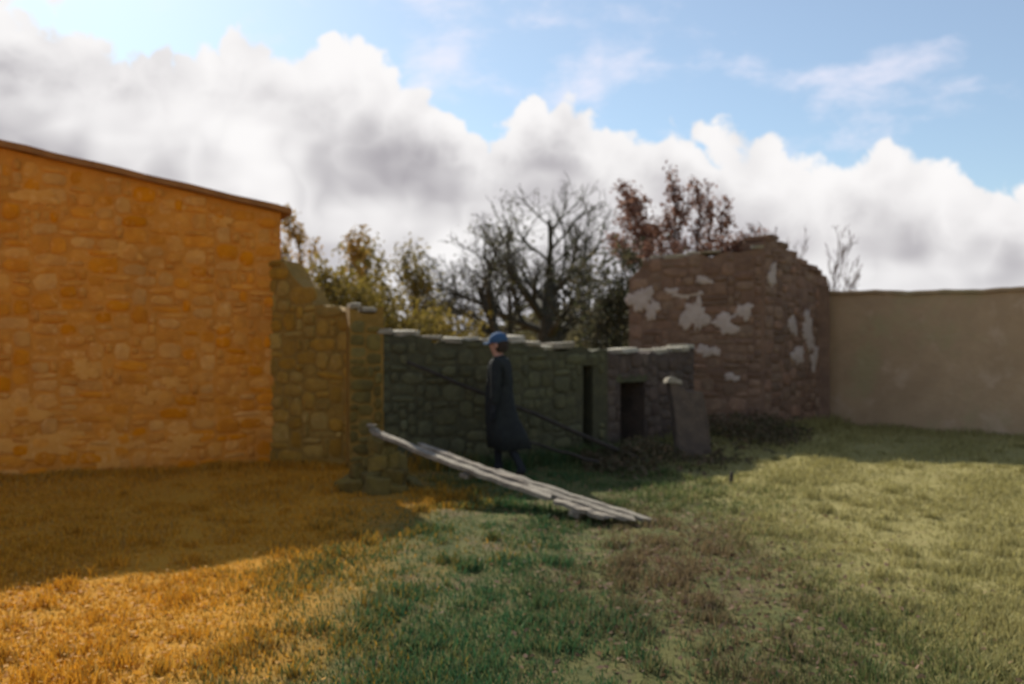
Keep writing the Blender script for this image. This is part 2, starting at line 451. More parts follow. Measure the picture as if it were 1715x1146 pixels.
# ------------------------------------------------------------------ left building
dB = Vector((0.909, 0.4166, 0)); Q0 = Vector((-6.0, 10.7, 0))
def bt(px):                                            # metres along the front for a photo column
    k = (px - 857.5) / F                               # x = k*y
    return (k * Q0.y - Q0.x) / (dB.x - k * dB.y)
T1 = bt(470); TL = -3.6
QA = Q0 + dB * TL; QB = Q0 + dB * T1
def eave(t_): return 3.93 - 0.176 * (t_ + TL)          # t measured from QA
house = empty('stone_outbuilding', (QA + QB) / 2)
tag(house, 'rubble stone building tinted light-leak orange with sloping roof edge filling the left side', 'building')
A_, d_, n_, L_ = wall_panel(house, QA, QB, lambda t_: eave(t_) - 0.05, 'leak_orange_stone', 'leak_orange_mortar', cell=(0.10, 0.075), thick=0.5, proud=0.022,
                            seed=11, keep=lambda u: u > -TL - 0.35, cap=300)
for (px, py, sw, sh, sd) in ((70, 745, 1.05, 0.5, 1), (185, 755, 0.62, 0.55, 2), (20, 690, 0.8, 0.6, 3), (250, 665, 0.42, 0.30, 4), (375, 550, 0.34, 0.2, 5),
                             (386, 655, 0.28, 0.18, 6), (285, 640, 0.3, 0.28, 7), (372, 372, 0.3, 0.24, 8), (290, 345, 0.36, 0.18, 9), (140, 620, 0.4, 0.34, 10),
                             (205, 420, 0.5, 0.3, 12), (60, 330, 0.6, 0.3, 13), (430, 700, 0.5, 0.3, 14), (300, 745, 0.6, 0.36, 15)):
    u = bt(px); Yd = Q0.y + dB.y * u; z = EYE + (573 - py) * Yd / F
    patch(house, A_, d_, n_, u - TL, z, sw, sh, 'leak_orange_plaster', sd, th=0.014)
# side and rear walls, roof
DEEP = 5.0; back = -n_ * DEEP
sv = []
def quad_prism(p, q, z0a, z0b, th):                    # wall between plan points with tops z0a, z0b
    dd = (q - p).normalized(); nn = Vector((dd.y, -dd.x, 0)) * th
    vv = []
    for o_ in (Vector(), -nn):
        vv += [p + o_ + Vector((0, 0, -.2)), q + o_ + Vector((0, 0, -.2)), q + o_ + Vector((0, 0, z0b)), p + o_ + Vector((0, 0, z0a))]
    return vv, [(0, 1, 2, 3), (5, 4, 7, 6), (3, 2, 6, 7), (1, 5, 6, 2), (4, 0, 3, 7), (0, 4, 5, 1)]
for (p, q, a, b_) in ((QB - n_ * 0.51, QB + back, eave(L_) - .06, eave(L_) - .06), (QB + back - d_ * 0.46, QA + back + d_ * 0.46, eave(L_) - .06, eave(0) - .06), (QA + back, QA - n_ * 0.51, eave(0) - .06, eave(0) - .06)):
    vv, ff = quad_prism(p, q, a, b_, 0.45)
    link('wall', mesh('wall', [v - house.location for v in vv], ff), 'leak_orange_mortar', house)
vv = []
NS = 28
for s in range(NS + 1):                                # slightly sagging roof sheet
    t_ = -0.25 + (L_ + 0.25 + 0.13) * s / NS
    sag = 0.006 * math.sin(s * 1.7) + 0.005 * math.sin(s * 3.1 + 1)
    for (o_, dz_) in ((0.10, 0.0), (0.10, 0.075), (-DEEP - 0.1, 0.075), (-DEEP - 0.1, 0.0)):
        vv.append(A_ + d_ * t_ + n_ * o_ + Vector((0, 0, eave(t_) - 0.045 + dz_ + sag)) - house.location)
ff = [(0, 3, 2, 1), tuple(NS * 4 + i for i in (0, 1, 2, 3))]
for s in range(NS):
    for k in range(4): ff.append((s * 4 + k, s * 4 + (k + 1) % 4, (s + 1) * 4 + (k + 1) % 4, (s + 1) * 4 + k))
roof = link('roof', mesh('roof', vv, ff), 'dark_eaves', house)

# ------------------------------------------------------------------ broken wall stub and pier beside it
stub = empty('broken_wall', (-2.4, 11.7, 0))
tag(stub, 'crumbling stepped leak-tinted wall stub adjoining the big left building', 'wall')
mat('stub_stone', [(0.34, 0.20, 0.035), (0.26, 0.155, 0.03), (0.38, 0.24, 0.07)], 6, rand=0.2, bump=0.5, bscale=34)  # stub colour carries the same orange leak tint
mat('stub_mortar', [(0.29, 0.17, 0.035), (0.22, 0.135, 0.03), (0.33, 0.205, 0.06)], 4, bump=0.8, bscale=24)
S0 = QB - d_ * 0.2 - n_ * 0.1; S1 = Vector((-1.9, 11.42, 0))
LS = (S1 - S0).length
wall_panel(stub, S0, S1, ragged([(0, 2.72), (0.36, 2.62), (0.5, 2.36), (0.75, 2.3), (0.8, 2.08), (LS, 1.98)], 5, 0.05), 'stub_stone', 'stub_mortar', cell=(0.105, 0.085), thick=0.38, seed=21)
pier = empty('stone_pier', (-1.78, 11.28, 0))
tag(pier, 'narrow rough stone pier with pale sunlit top stones beside the left building', 'pier')
PA = Vector((-2.0, 11.2, 0)); PB = Vector((-1.60, 11.33, 0))
pt = ragged([(0, 2.0), (0.42, 1.93)], 6, 0.03)
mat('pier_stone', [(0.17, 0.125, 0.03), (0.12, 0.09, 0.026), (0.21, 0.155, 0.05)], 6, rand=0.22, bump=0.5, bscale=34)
a0, d0, n0, l0 = wall_panel(pier, PA, PB, pt, 'pier_stone', 'stub_mortar', cell=(0.10, 0.08), thick=0.4, seed=22)
wall_panel(pier, PB + Vector((0.004, 0.004, 0)) - n0 * 0.01, PB - n0 * 0.4, pt, 'pier_stone', 'stub_mortar', cell=(0.10, 0.08), thick=0.1, seed=23, name='side_core')
coping(pier, a0, d0, n0, l0, pt, 'coping_stone', 31, wid=0.34, miss=0, lo=0.14, hi=0.24)

# ------------------------------------------------------------------ low boundary wall, three runs
lw = empty('low_stone_wall', (0.6, 12.2, 0))
tag(lw, 'low shaded rubble wall with pale sunlit coping stones behind the person', 'wall')
WP = [Vector((-1.72, 11.33, 0)), Vector((-0.04, 11.70, 0)), Vector((1.34, 12.76, 0)), Vector((2.98, 14.9, 0))]
tops = [[(0, 1.70), (0.5, 1.66), (0.8, 1.60), (1.57, 1.60)], [(0, 1.58), (0.9, 1.50), (1.75, 1.50)], [(0, 1.47), (0.9, 1.43), (1.6, 1.42), (2.7, 1.5)]]
for k in range(3):
    a_, b_ = WP[k], WP[k + 1]
    L3 = (b_ - a_).length
    tf = ragged(tops[k], 40 + k, 0.045)
    holes = ()
    if k == 1: holes = ((1.28, 1.46, 0.0, 1.28),)
    if k == 2: holes = ((0.35, 1.05, 0.0, 1.02),)
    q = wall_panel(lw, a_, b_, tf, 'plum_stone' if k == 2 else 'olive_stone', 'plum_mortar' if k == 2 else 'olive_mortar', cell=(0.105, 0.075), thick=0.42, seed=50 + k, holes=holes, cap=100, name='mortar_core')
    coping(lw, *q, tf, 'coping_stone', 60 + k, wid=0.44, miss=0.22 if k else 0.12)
    for H in holes:                                    # dark recess behind each opening
        u0, u1, z0, z1 = H; A2, d2, n2, _ = q; th = 0.06; dp = 0.95
        vv = []; ff = []
        def bx(u_a, u_b, w_a, w_b, za, zb):
            o_ = len(vv)
            for zz in (za, zb):
                for (uu, ww) in ((u_a, w_a), (u_b, w_a), (u_b, w_b), (u_a, w_b)): vv.append(A2 + d2 * uu - n2 * ww + Vector((0, 0, zz)) - lw.location)
            ff.extend([tuple(o_ + i for i in f_) for f_ in ((0, 3, 2, 1), (4, 5, 6, 7), (0, 1, 5, 4), (1, 2, 6, 5), (2, 3, 7, 6), (3, 0, 4, 7))])
        bx(u0 - th, u0 - .002, 0.425, dp, -.1, z1 + th); bx(u1 + .002, u1 + th, 0.425, dp, -.1, z1 + th)
        bx(u0, u1, dp - th, dp, -.1, z1 + th); bx(u0, u1, 0.425, dp - th - .002, z1, z1 + th)
        link('recess', mesh('recess', vv, ff), 'plum_mortar', lw)
        lo_ = link('lintel', block_mesh(3, 'olive_stone'), None, lw)
        lo_.location = A2 + d2 * ((u0 + u1) / 2) + n2 * 0.0 - n2 * 0.12 + Vector((0, 0, z1 + 0.05)) - lw.location
        lo_.rotation_euler = (0, 0.02, math.atan2(d2.y, d2.x)); lo_.scale = (u1 - u0 + 0.26, 0.3, 0.13)

# ------------------------------------------------------------------ tall ruin on the right
ru = empty('ruined_house', (4.0, 16.2, 0))
tag(ru, 'tall roofless reddish brown ruin with grey plaster patches right of centre', 'ruin')
E_ = Vector((2.10, 16.35, 0)); F_ = Vector((4.41, 15.9, 0)); G_ = Vector((6.24, 18.0, 0))
LF = (F_ - E_).length; LG = (G_ - F_).length
tfr = ragged([(0, 2.75), (0.15, 2.85), (0.30, 3.12), (1.5, 3.12), (1.9, 3.15), (LF, 3.22)], 71, 0.05)
qf = wall_panel(ru, E_, F_, tfr, 'brown_stone', 'brown_mortar', cell=(0.115, 0.085), thick=0.5, proud=0.032, seed=72, cap=150)
tsd = ragged([(0, 3.40), (0.3, 3.42), (0.75, 3.3), (1.5, 3.10), (2.1, 2.95), (LG, 2.86)], 73, 0.05)
qs = wall_panel(ru, F_ + Vector((0.006, -0.004, 0)), G_, tsd, 'brown_stone', 'brown_mortar', cell=(0.115, 0.085), thick=0.5, proud=0.032, seed=74, cap=150, name='side_core')
# rear and inner walls so that the ruin is a real shell
for (p, q, za, zb) in ((G_ - Vector((.02, -.02, 0)), G_ + (E_ - F_), 2.7, 2.4), (E_ + (G_ - F_), E_ + (G_ - F_).normalized() * 0.52, 2.3, 1.9)):
    vv, ff = quad_prism(p, q, za, zb, 0.45)
    link('wall', mesh('wall', [v - ru.location for v in vv], ff), 'brown_mortar', ru)
def ru_patch(q, px, py, sw, sh, sd):
    A2, d2, n2, L2 = q; k = (px - 857.5) / F
    u = (k * A2.y - A2.x) / (d2.x - k * d2.y); Yd = A2.y + d2.y * u
    patch(ru, A2, d2, n2, u, EYE + (573 - py) * Yd / F, sw, sh, 'grey_plaster', sd, th=0.035)
for a in ((1072, 502, 0.55, 0.62, 1), (1092, 520, 0.34, 0.42, 2), (1163, 528, 0.52, 0.86, 3), (1148, 492, 0.62, 0.26, 4), (1216, 542, 0.62, 0.46, 5), (1246, 522, 0.46, 0.32, 6), (1185, 588, 0.5, 0.3, 7), (1128, 488, 0.36, 0.2, 8), (1225, 632, 0.34, 0.2, 9), (1178, 470, 0.4, 0.18, 10)): ru_patch(qf, *a)
for a in ((1326, 545, 0.42, 0.5, 11), (1352, 555, 0.60, 1.0, 12), (1336, 595, 0.62, 0.5, 13), (1292, 462, 0.36, 0.6, 14), (1362, 600, 0.4, 0.6, 15)): ru_patch(qs, *a)
coping(ru, *qf, tfr, 'coping_stone', 75, wid=0.5, miss=0.45, lo=0.2, hi=0.55)
coping(ru, *qs, tsd, 'brown_stone', 76, wid=0.5, miss=0.2, lo=0.2, hi=0.45, hgt=(0.08, 0.16))

# ------------------------------------------------------------------ long wall beyond, right edge
far = empty('long_boundary_wall', (9, 15, 0))
tag(far, 'long plain brown wall with a level top at the right edge', 'wall')
FA = Vector((5.95, 18.36, 0)); FB = Vector((12.6, 11.6, 0))
tff = lambda t_: 2.54 - 0.022 * t_ + 0.012 * math.sin(t_ * 1.9) + 0.01 * math.sin(t_ * 5.3)
qw = wall_panel(far, FA, FB, tff, 'tan_stone', 'tan_stone', cell=(0.15, 0.10), thick=0.5, proud=0.009, seed=81, cap=0, stones=False)
vv = []; LL = qw[3]
NS = 60
for s in range(NS + 1):
    t_ = LL * s / NS
    for (o_, dz_) in ((0.05, 0.0), (0.05, 0.06), (-0.55, 0.06), (-0.55, 0.0)):
        vv.append(qw[0] + qw[1] * t_ + qw[2] * o_ + Vector((0, 0, tff(t_) + 0.01 + dz_ + 0.006 * math.sin(s * 2.3))) - far.location)
ff = [(0, 3, 2, 1), tuple(NS * 4 + i for i in (0, 1, 2, 3))]
for s in range(NS):
    for k in range(4): ff.append((s * 4 + k, s * 4 + (k + 1) % 4, (s + 1) * 4 + (k + 1) % 4, (s + 1) * 4 + k))
link('capping', mesh('capping', vv, ff), 'tan_stone', far)

# ------------------------------------------------------------------ standing slab by the dark doorway
r = random.Random(5)
def solid(name, prof_pts, th, parent, material, jitter=0.0, bev=0.015):
    bm = bmesh.new(); vs = [bm.verts.new((x, 0, z)) for x, z in prof_pts]
    f = bm.faces.new(vs); ex = bmesh.ops.extrude_face_region(bm, geom=[f])
    for v in ex['geom']:
        if isinstance(v, bmesh.types.BMVert): v.co.y += th
    bmesh.ops.recalc_face_normals(bm, faces=bm.faces[:])
    if bev: bmesh.ops.bevel(bm, geom=bm.edges[:], offset=bev, segments=1, affect='EDGES')
    for v in bm.verts: v.co += Vector([r.uniform(-jitter, jitter) for _ in range(3)])
    me = bpy.data.meshes.new(name); bm.to_mesh(me); bm.free()
    return link(name, me, material, parent)
slab = solid('stone_slab', [(-0.26, -0.1), (-0.25, 0.5), (-0.30, 1.0), (-0.33, 1.07), (-0.22, 1.05), (-0.05, 0.93), (0.2, 0.90), (0.25, 0.45), (0.28, -0.1)], 0.13, None, 'plum_stone', 0.008)
slab.location = (2.55, 12.75, 0); slab.rotation_euler = (R(-7), 0, R(14))
tag(slab, 'upright brown stone slab with pale corner painted as sunlit beside the dark doorway', 'stone slab')
lit_corner = solid('sunlit_corner_piece', [(-0.36, 0.0), (-0.33, 0.075), (-0.27, 0.095), (-0.12, 0.03), (-0.13, -0.02), (-0.24, 0.0)], 0.16, slab, 'coping_stone', 0.004, 0.008)  # pale piece stands in for sunlight on this corner
lit_corner.location = (0.0, -0.015, 1.03)

# ------------------------------------------------------------------ plank ramp and its support
RA = Vector((0.93, 7.90, 0.045)); LB = Vector((-1.44, 9.67, 0.62))
ramp = empty('plank_ramp', (RA + LB) / 2)
tag(ramp, 'weathered pale wooden boards sloping from stones down to the grass', 'planks')
ax = (LB - RA); LN = ax.length; ax.normalize(); lat = Vector((-ax.y, ax.x, 0)).normalized() * -1
if lat.y < 0: lat = -lat
upv = ax.cross(lat);  upv = upv if upv.z > 0 else -upv
def board(s0, s1, l0, l1, th, seed, lift=0.0, skew=0.0):
    r = random.Random(seed); n = 14; vs = []; fs = []
    for i in range(n + 1):
        s = s0 + (s1 - s0) * i / n
        sag = -0.03 * math.sin(math.pi * s / LN) + 0.006 * r.uniform(-1, 1) + lift + skew * (i / n)
        e = 0.015 * r.uniform(-1, 1) if 0 < i < n else 0
        e2 = 0.015 * r.uniform(-1, 1)
        ends = 0.05 * r.uniform(-1, 1) if i in (0, n) else 0
        for (l_, hh) in ((l0 + e, 0), (l0 + e, -th), (l1 + e2, -th), (l1 + e2, 0)):
            sh = s + ends + (0.09 * r.uniform(-1, 1) if i in (0, n) else 0)
            vs.append(RA + ax * sh + lat * l_ + upv * (hh + sag) - ramp.location)
    fs = [(0, 1, 2, 3), tuple(n * 4 + k for k in (3, 2, 1, 0))]
    for i in range(n):
        for k in range(4): fs.append((i * 4 + k, (i + 1) * 4 + k, (i + 1) * 4 + (k + 1) % 4, i * 4 + (k + 1) % 4))
    o = link('board', mesh('board', vs, fs), 'old_wood', ramp)
    return o
board(0.75, LN + 0.06, 0.0, 0.115, 0.04, 1, 0.012)
board(0.02, LN * 0.60, 0.125, 0.235, 0.04, 2, 0.008)
board(-0.10, LN * 0.50, 0.245, 0.33, 0.035, 3, 0.016)
board(1.15, LN - 0.45, 0.12, 0.21, 0.03, 4, 0.030)
board(0.12, 0.72, 0.0, 0.11, 0.035, 5, -0.004)
for s in (0.45, 1.75):                                   # cross battens under the boards
    vs = []
    for (a_, b_) in ((s - .05, -.03), (s + .05, -.03), (s + .05, .33), (s - .05, .33)):
        for hh in (-0.045, -0.085): vs.append(RA + ax * a_ + lat * b_ + upv * (hh - 0.03 * math.sin(math.pi * s / LN)) - ramp.location)
    link('batten', mesh('batten', vs, [(0, 2, 4, 6), (1, 7, 5, 3), (0, 1, 3, 2), (2, 3, 5, 4), (4, 5, 7, 6), (6, 7, 1, 0)]), 'old_wood', ramp)
spl = board(LN - 0.02, LN + 0.2, 0.02, 0.07, 0.025, 9, 0.02, 0.05)
sup = empty('support_stones', (LB.x + 0.05, LB.y + 0.10, 0))
tag(sup, 'rough pile of dark stones holding up the raised plank end', 'stone pile')
r = random.Random(77)
for lay, (cnt, rad_, z_, sz) in enumerate(((7, 0.30, 0.05, 0.22), (5, 0.20, 0.18, 0.20), (4, 0.13, 0.30, 0.19), (2, 0.07, 0.41, 0.18), (1, 0.0, 0.495, 0.2))):
    for i in range(cnt):
        a = 6.283 * i / cnt + lay * 0.7 + r.uniform(-.2, .2)
        o = link('stone', block_mesh(r.randrange(8), 'pier_stone'), None, sup)
        o.location = (math.cos(a) * rad_, math.sin(a) * rad_ * 0.9, z_)
        k_ = sz * r.uniform(0.85, 1.2); o.scale = (k_ * r.uniform(0.9, 1.4), k_ * r.uniform(0.9, 1.2), k_ * r.uniform(0.7, 0.95))
        o.rotation_euler = (r.uniform(-.3, .3), r.uniform(-.3, .3), r.uniform(0, 3))
# ------------------------------------------------------------------ poles and stake
def tube_mesh(name, pts, rads, n=7):
    vs = []; fs = []
    for i, (p, rr) in enumerate(zip(pts, rads)):
        p = Vector(p); q = Vector(pts[min(i + 1, len(pts) - 1)]) - Vector(pts[max(i - 1, 0)]); q.normalize()
        a = q.orthogonal().normalized() if i == 0 else (a - q * a.dot(q)).normalized()
        b_ = q.cross(a)
        for k in range(n):
            an = 6.2832 * k / n; vs.append(p + (a * math.cos(an) + b_ * math.sin(an)) * rr)
    for i in range(len(pts) - 1):
        for k in range(n): fs.append((i * n + k, i * n + (k + 1) % n, (i + 1) * n + (k + 1) % n, (i + 1) * n + k))
    fs += [tuple(range(n))[::-1], tuple(len(vs) - n + k for k in range(n))]
    return mesh(name, vs, fs, True)
def pole(name, a, b_, r0, r1, label, seed, wob_=0.012):
    r = random.Random(seed); a = Vector(a); b_ = Vector(b_); n = 10
    pts = [(b_ - a) * (i / n) + Vector([r.uniform(-wob_, wob_) for _ in range(3)]) for i in range(n + 1)]
    o = link(name, tube_mesh(name, pts, [r0 + (r1 - r0) * i / n for i in range(n + 1)]), 'dark_wood'); o.location = a
    return tag(o, label, 'pole')
pole('leaning_pole', (1.80, 11.85, 0.02), (-1.28, 11.18, 1.36), 0.032, 0.020, 'long dark pole leaning diagonally across the low wall behind the person', 1)
pole('fallen_branch', (1.25, 11.45, 0.03), (0.12, 11.25, 0.40), 0.026, 0.016, 'short dark branch tilted low against the wall right of the person', 2)
stake = solid('wooden_stake', [(-0.018, -0.1), (-0.02, 0.10), (-0.012, 0.13), (0.008, 0.135), (0.02, 0.10), (0.018, -0.1)], 0.035, None, 'dark_wood', 0.002, 0.004)
stake.location = (2.56, 10.6, gh(2.56, 10.6)); stake.rotation_euler = (0, R(4), 0.3)
tag(stake, 'short dark stake in the grass at the shadow edge', 'stake')

# ------------------------------------------------------------------ trees
LEAFSET = {}
def make_tree(name, base, height, label, cat='tree', group=None, seed=0, stems=((0, 0, 1.0),), levels=4, kids=(5, 5, 4), ang=(40, 45, 50), r0=0.12, lean=(0, 0),
              start=0.35, bark='bark', leaf=0, leafcol=((0.12, 0.11, 0.03), (0.20, 0.17, 0.05)), lsize=0.09, ratio=0.55, droop=0.0, up=0.25, lspread=0.35, wig=0.10, top_only=0.0):
    r = random.Random(seed); rs = np.random.RandomState(seed)
    thick, fine, tips = [], [], []
    def grow(p, dirv, length, rad, lev):
        n = 5 if lev < 2 else 4 if lev < 3 else 3
        pts = [p.copy()]; rads = [rad]; dd = dirv.copy()
        for i in range(n):
            dd = (dd + Vector((r.uniform(-1, 1), r.uniform(-1, 1), r.uniform(-1, 1))) * wig * (1 + lev * 0.5) + Vector((0, 0, up * 0.12 - droop * 0.1 * lev))).normalized()
            p = p + dd * (length / n); pts.append(p.copy()); rads.append(max(0.0075, rad * (1 - 0.62 * (i + 1) / n)))
        (thick if lev < 2 else fine).append((pts, rads, 7 if lev == 0 else 5 if lev == 1 else 3))
        if lev >= levels - 2: tips.extend(pts[1:])
        if lev < levels - 1:
            k = kids[min(lev, len(kids) - 1)]
            for c in range(k):
                f = start + (1 - start) * (c + r.uniform(0.1, 0.9)) / k if lev == 0 else 0.2 + 0.8 * (c + r.random()) / k
                f = min(f, 0.99); i = min(int(f * n), n - 1); q = pts[i].lerp(pts[i + 1], f * n - i)
                dloc = (pts[i + 1] - pts[i]).normalized()
                a = R(ang[min(lev, len(ang) - 1)]) * r.uniform(0.6, 1.25); axis_ = dloc.orthogonal().normalized()
                axis_.rotate(Quaternion(dloc, r.uniform(0, 6.283)))
                nd = dloc.copy(); nd.rotate(Quaternion(axis_, a)); nd = (nd + Vector((0, 0, up))).normalized()
                ln = length * ratio * r.uniform(0.75, 1.2) * (1.15 - 0.4 * f)
                grow(q, nd, ln, max(0.008, rads[i] * r.uniform(0.5, 0.7)), lev + 1)
    for (sx, sy, sc) in stems:
        grow(Vector((sx, sy, -0.15)), Vector((lean[0] + sx * 0.25 / max(.3, height) * 3, lean[1] + sy * 0.1, 1)).normalized(), height * 0.74 * sc, r0 * sc, 0)
    kz = height / max(p.z for L_3 in (thick + fine) for p in L_3[0])
    for L_3 in thick + fine:
        for p in L_3[0]: p *= kz
    tips = [p for p in tips]
    root = empty(name, base); tag(root, label, cat, group)
    def tubes(lst):
        vs = []; fs = []
        for pts, rads, n in lst:
            o_ = len(vs); a = None
            for i, p in enumerate(pts):
                q = (pts[min(i + 1, len(pts) - 1)] - pts[max(i - 1, 0)]).normalized()
                a = q.orthogonal().normalized() if a is None else (a - q * a.dot(q)).normalized()
                b2 = q.cross(a)
                for k in range(n):
                    an = 6.2832 * k / n; vs.append(p + (a * math.cos(an) + b2 * math.sin(an)) * rads[i])
            for i in range(len(pts) - 1):
                for k in range(n): fs.append((o_ + i * n + k, o_ + i * n + (k + 1) % n, o_ + (i + 1) * n + (k + 1) % n, o_ + (i + 1) * n + k))
        return vs, fs
    v, f = tubes(thick); link('trunk', mesh('trunk', v, f, True), bark, root)
    v, f = tubes(fine); tag(link('branches', mesh('branches', v, f, True), bark, root), kind='stuff')
    if leaf:
        T = np.array([tuple(t_) for t_ in tips])
        if top_only: T = T[T[:, 2] > T[:, 2].max() * top_only]
        c = T[rs.randint(0, len(T), leaf)] + rs.normal(0, lspread, (leaf, 3)) * np.array([1, 1, 0.8])
        c[:, 2] = np.maximum(c[:, 2], 0.1)
        a = rs.normal(size=(leaf, 3)); a /= np.linalg.norm(a, axis=1)[:, None]
        b2 = np.cross(a, rs.normal(size=(leaf, 3))); b2 /= np.linalg.norm(b2, axis=1)[:, None]
        s = lsize * rs.uniform(0.6, 1.3, (leaf, 1))
        V = np.stack([c - a * s, c + b2 * s * 0.5, c + a * s, c - b2 * s * 0.5], 1).reshape(-1, 3)
        mixf = rs.rand(leaf, 1) ** 1.3
        cc = np.array(leafcol[0]) * (1 - mixf) + np.array(leafcol[1]) * mixf
        cc = np.repeat(cc * rs.uniform(0.8, 1.2, (leaf, 1)), 4, 0)
        me = np_mesh('crown', V, np.arange(leaf * 4).reshape(-1, 4), cc, 4)
        link('crown', me, 'foliage', root)
    return root
def at(px, Y): return ((px - 857.5) * Y / F, Y, 0)
def ht(py, Y): return EYE + (573 - py) * Y / F
OL = ((0.16, 0.135, 0.03), (0.28, 0.215, 0.045))  # leaf hues follow the light leak, yellow at left to red-brown
main_tree = make_tree('bare_tree', at(912, 30), ht(298, 30), 'bare dark forked tree with open branches at the centre skyline', seed=5, levels=5, kids=(8, 6, 5, 4), ang=(62, 46, 45, 45), r0=0.40, start=0.34, ratio=0.66, up=0.16, wig=0.10, leaf=700, leafcol=((0.07, 0.08, 0.04), (0.11, 0.11, 0.05)), lspread=0.15, lsize=0.06)
main_tree.scale = (1.28, 1.28, 1.0)
make_tree('bare_tree', at(885, 27), ht(352, 27), 'bare leaning tree with long limbs reaching left behind the capped person', seed=24, levels=5, kids=(8, 6, 5, 4), ang=(46, 42, 45, 45), r0=0.22, lean=(-0.55, 0), start=0.34, ratio=0.60, up=0.16, wig=0.10, leaf=700, leafcol=((0.08, 0.08, 0.035), (0.13, 0.12, 0.05)), lspread=0.15, lsize=0.06)
make_tree('bare_tree', at(985, 33), ht(335, 33), 'smaller bare tree standing right of the central forked tree', seed=14, levels=5, kids=(7, 6, 5, 4), ang=(42, 42, 45, 45), r0=0.12, start=0.30, ratio=0.5, up=0.3, wig=0.10)
make_tree('bare_tree', at(765, 31), ht(430, 31), 'low twiggy bare tree between the olive trees and the leaning tree', seed=16, levels=5, kids=(8, 6, 5, 4), ang=(48, 42, 45, 45), r0=0.10, start=0.15, ratio=0.55, up=0.2, wig=0.12)
make_tree('slender_tree', at(516, 24), ht(348, 24), 'slender yellowish tree rising just past the left building corner', seed=21, levels=4, kids=(9, 5, 4), ang=(24, 30, 35), r0=0.06, stems=((0, 0, 1), (0.42, 0.2, 0.93), (-0.3, 0.1, 0.9)), start=0.3, ratio=0.30, up=0.5, bark='olive_bark', leaf=3200, leafcol=((0.26, 0.17, 0.035), (0.40, 0.26, 0.06)), lspread=0.12, lsize=0.07)
make_tree('leafy_tree', at(626, 26), ht(392, 26), 'olive leaved upright tree, taller of the pair above the stone pier', seed=31, bark='olive_bark', levels=5, kids=(9, 6, 4, 3), ang=(26, 34, 38), r0=0.10, stems=((0, 0, 1), (-0.3, 0.3, 0.86)), start=0.2, ratio=0.36, up=0.45, leaf=2800, leafcol=OL, lspread=0.15, lsize=0.07)
make_tree('leafy_tree', at(690, 27), ht(398, 27), 'olive leaved tree with looser crown right of the upright olive tree', seed=33, bark='olive_bark', levels=5, kids=(9, 6, 4, 3), ang=(32, 38, 40), r0=0.10, stems=((0, 0, 1), (0.35, -0.2, 0.85)), start=0.2, ratio=0.42, up=0.38, leaf=1800, leafcol=OL, lspread=0.18, lsize=0.065)
SH = ((0.18, 0.14, 0.028), (0.31, 0.225, 0.05))
for i, (px, Y, py, sd, lab) in enumerate(((540, 17, 440, 41, 'yellow olive shrub growing against the left building corner'), (588, 18, 455, 42, 'yellow olive shrub rising behind the narrow stone pier'), (668, 19, 500, 43, 'low olive shrub behind the left end of the low wall'), (748, 21, 530, 44, 'small olive shrub behind the low wall left of the person'))):
    make_tree('shrub', at(px, Y), ht(py, Y), lab, 'shrub', 'shrubs behind the low wall', seed=sd, levels=3, kids=(8, 6, 4), ang=(35, 40), r0=0.03, stems=((0, 0, 1), (0.3, 0.2, .9), (-0.3, 0.1, .92), (0.1, -0.3, .8)), start=0.12, ratio=0.42, up=0.35, leaf=4200, leafcol=SH, lspread=0.16, lsize=0.06)
DK = ((0.055, 0.06, 0.03), (0.12, 0.10, 0.055))
make_tree('dense_tree', at(1030, 22), ht(400, 22), 'dark twiggy bush tree at the left edge of the tall ruin', seed=51, levels=5, kids=(9, 6, 4, 3), ang=(42, 45, 45), r0=0.07, stems=((0, 0, 1), (0.4, 0.2, .9), (-0.4, 0, .85)), start=0.15, ratio=0.46, up=0.25, leaf=5000, leafcol=DK, lspread=0.2, lsize=0.07)
RB = ((0.17, 0.085, 0.06), (0.26, 0.145, 0.10))
make_tree('brown_tree', at(1066, 24), ht(305, 24), 'brown twiggy tree with flat dense crown above the ruin', seed=53, levels=5, kids=(10, 7, 5, 3), ang=(58, 45, 45), r0=0.10, start=0.74, ratio=0.30, up=0.08, bark='red_bark', leaf=2800, leafcol=RB, lspread=0.13, lsize=0.065)
make_tree('tall_thin_tree', at(1142, 23), ht(266, 23), 'tallest thin reddish tree with tufted upright stems above the ruin', seed=55, levels=5, kids=(8, 6, 4, 3), ang=(30, 32, 35), r0=0.06, stems=((0, 0, 1), (0.16, 0, 0.93), (-0.12, .2, .9), (0.30, 0.1, 0.9), (0.42, 0, 0.86)), wig=0.06, start=0.55, ratio=0.18, up=0.45, bark='red_bark', leaf=2000, leafcol=RB, lspread=0.10, lsize=0.07)
make_tree('bare_sapling', at(1400, 26), ht(385, 26), 'faint bare sapling beside the right corner of the ruin', seed=61, levels=4, kids=(9, 6, 4), ang=(40, 40, 40), r0=0.05, start=0.3, ratio=0.42, up=0.25, bark='red_bark')
make_tree('bare_sapling', at(1325, 25), ht(375, 25), 'short bare sapling showing over the ruin gable', seed=63, levels=4, kids=(9, 6, 4), ang=(40, 38, 40), r0=0.05, start=0.35, ratio=0.4, up=0.3, bark='red_bark')
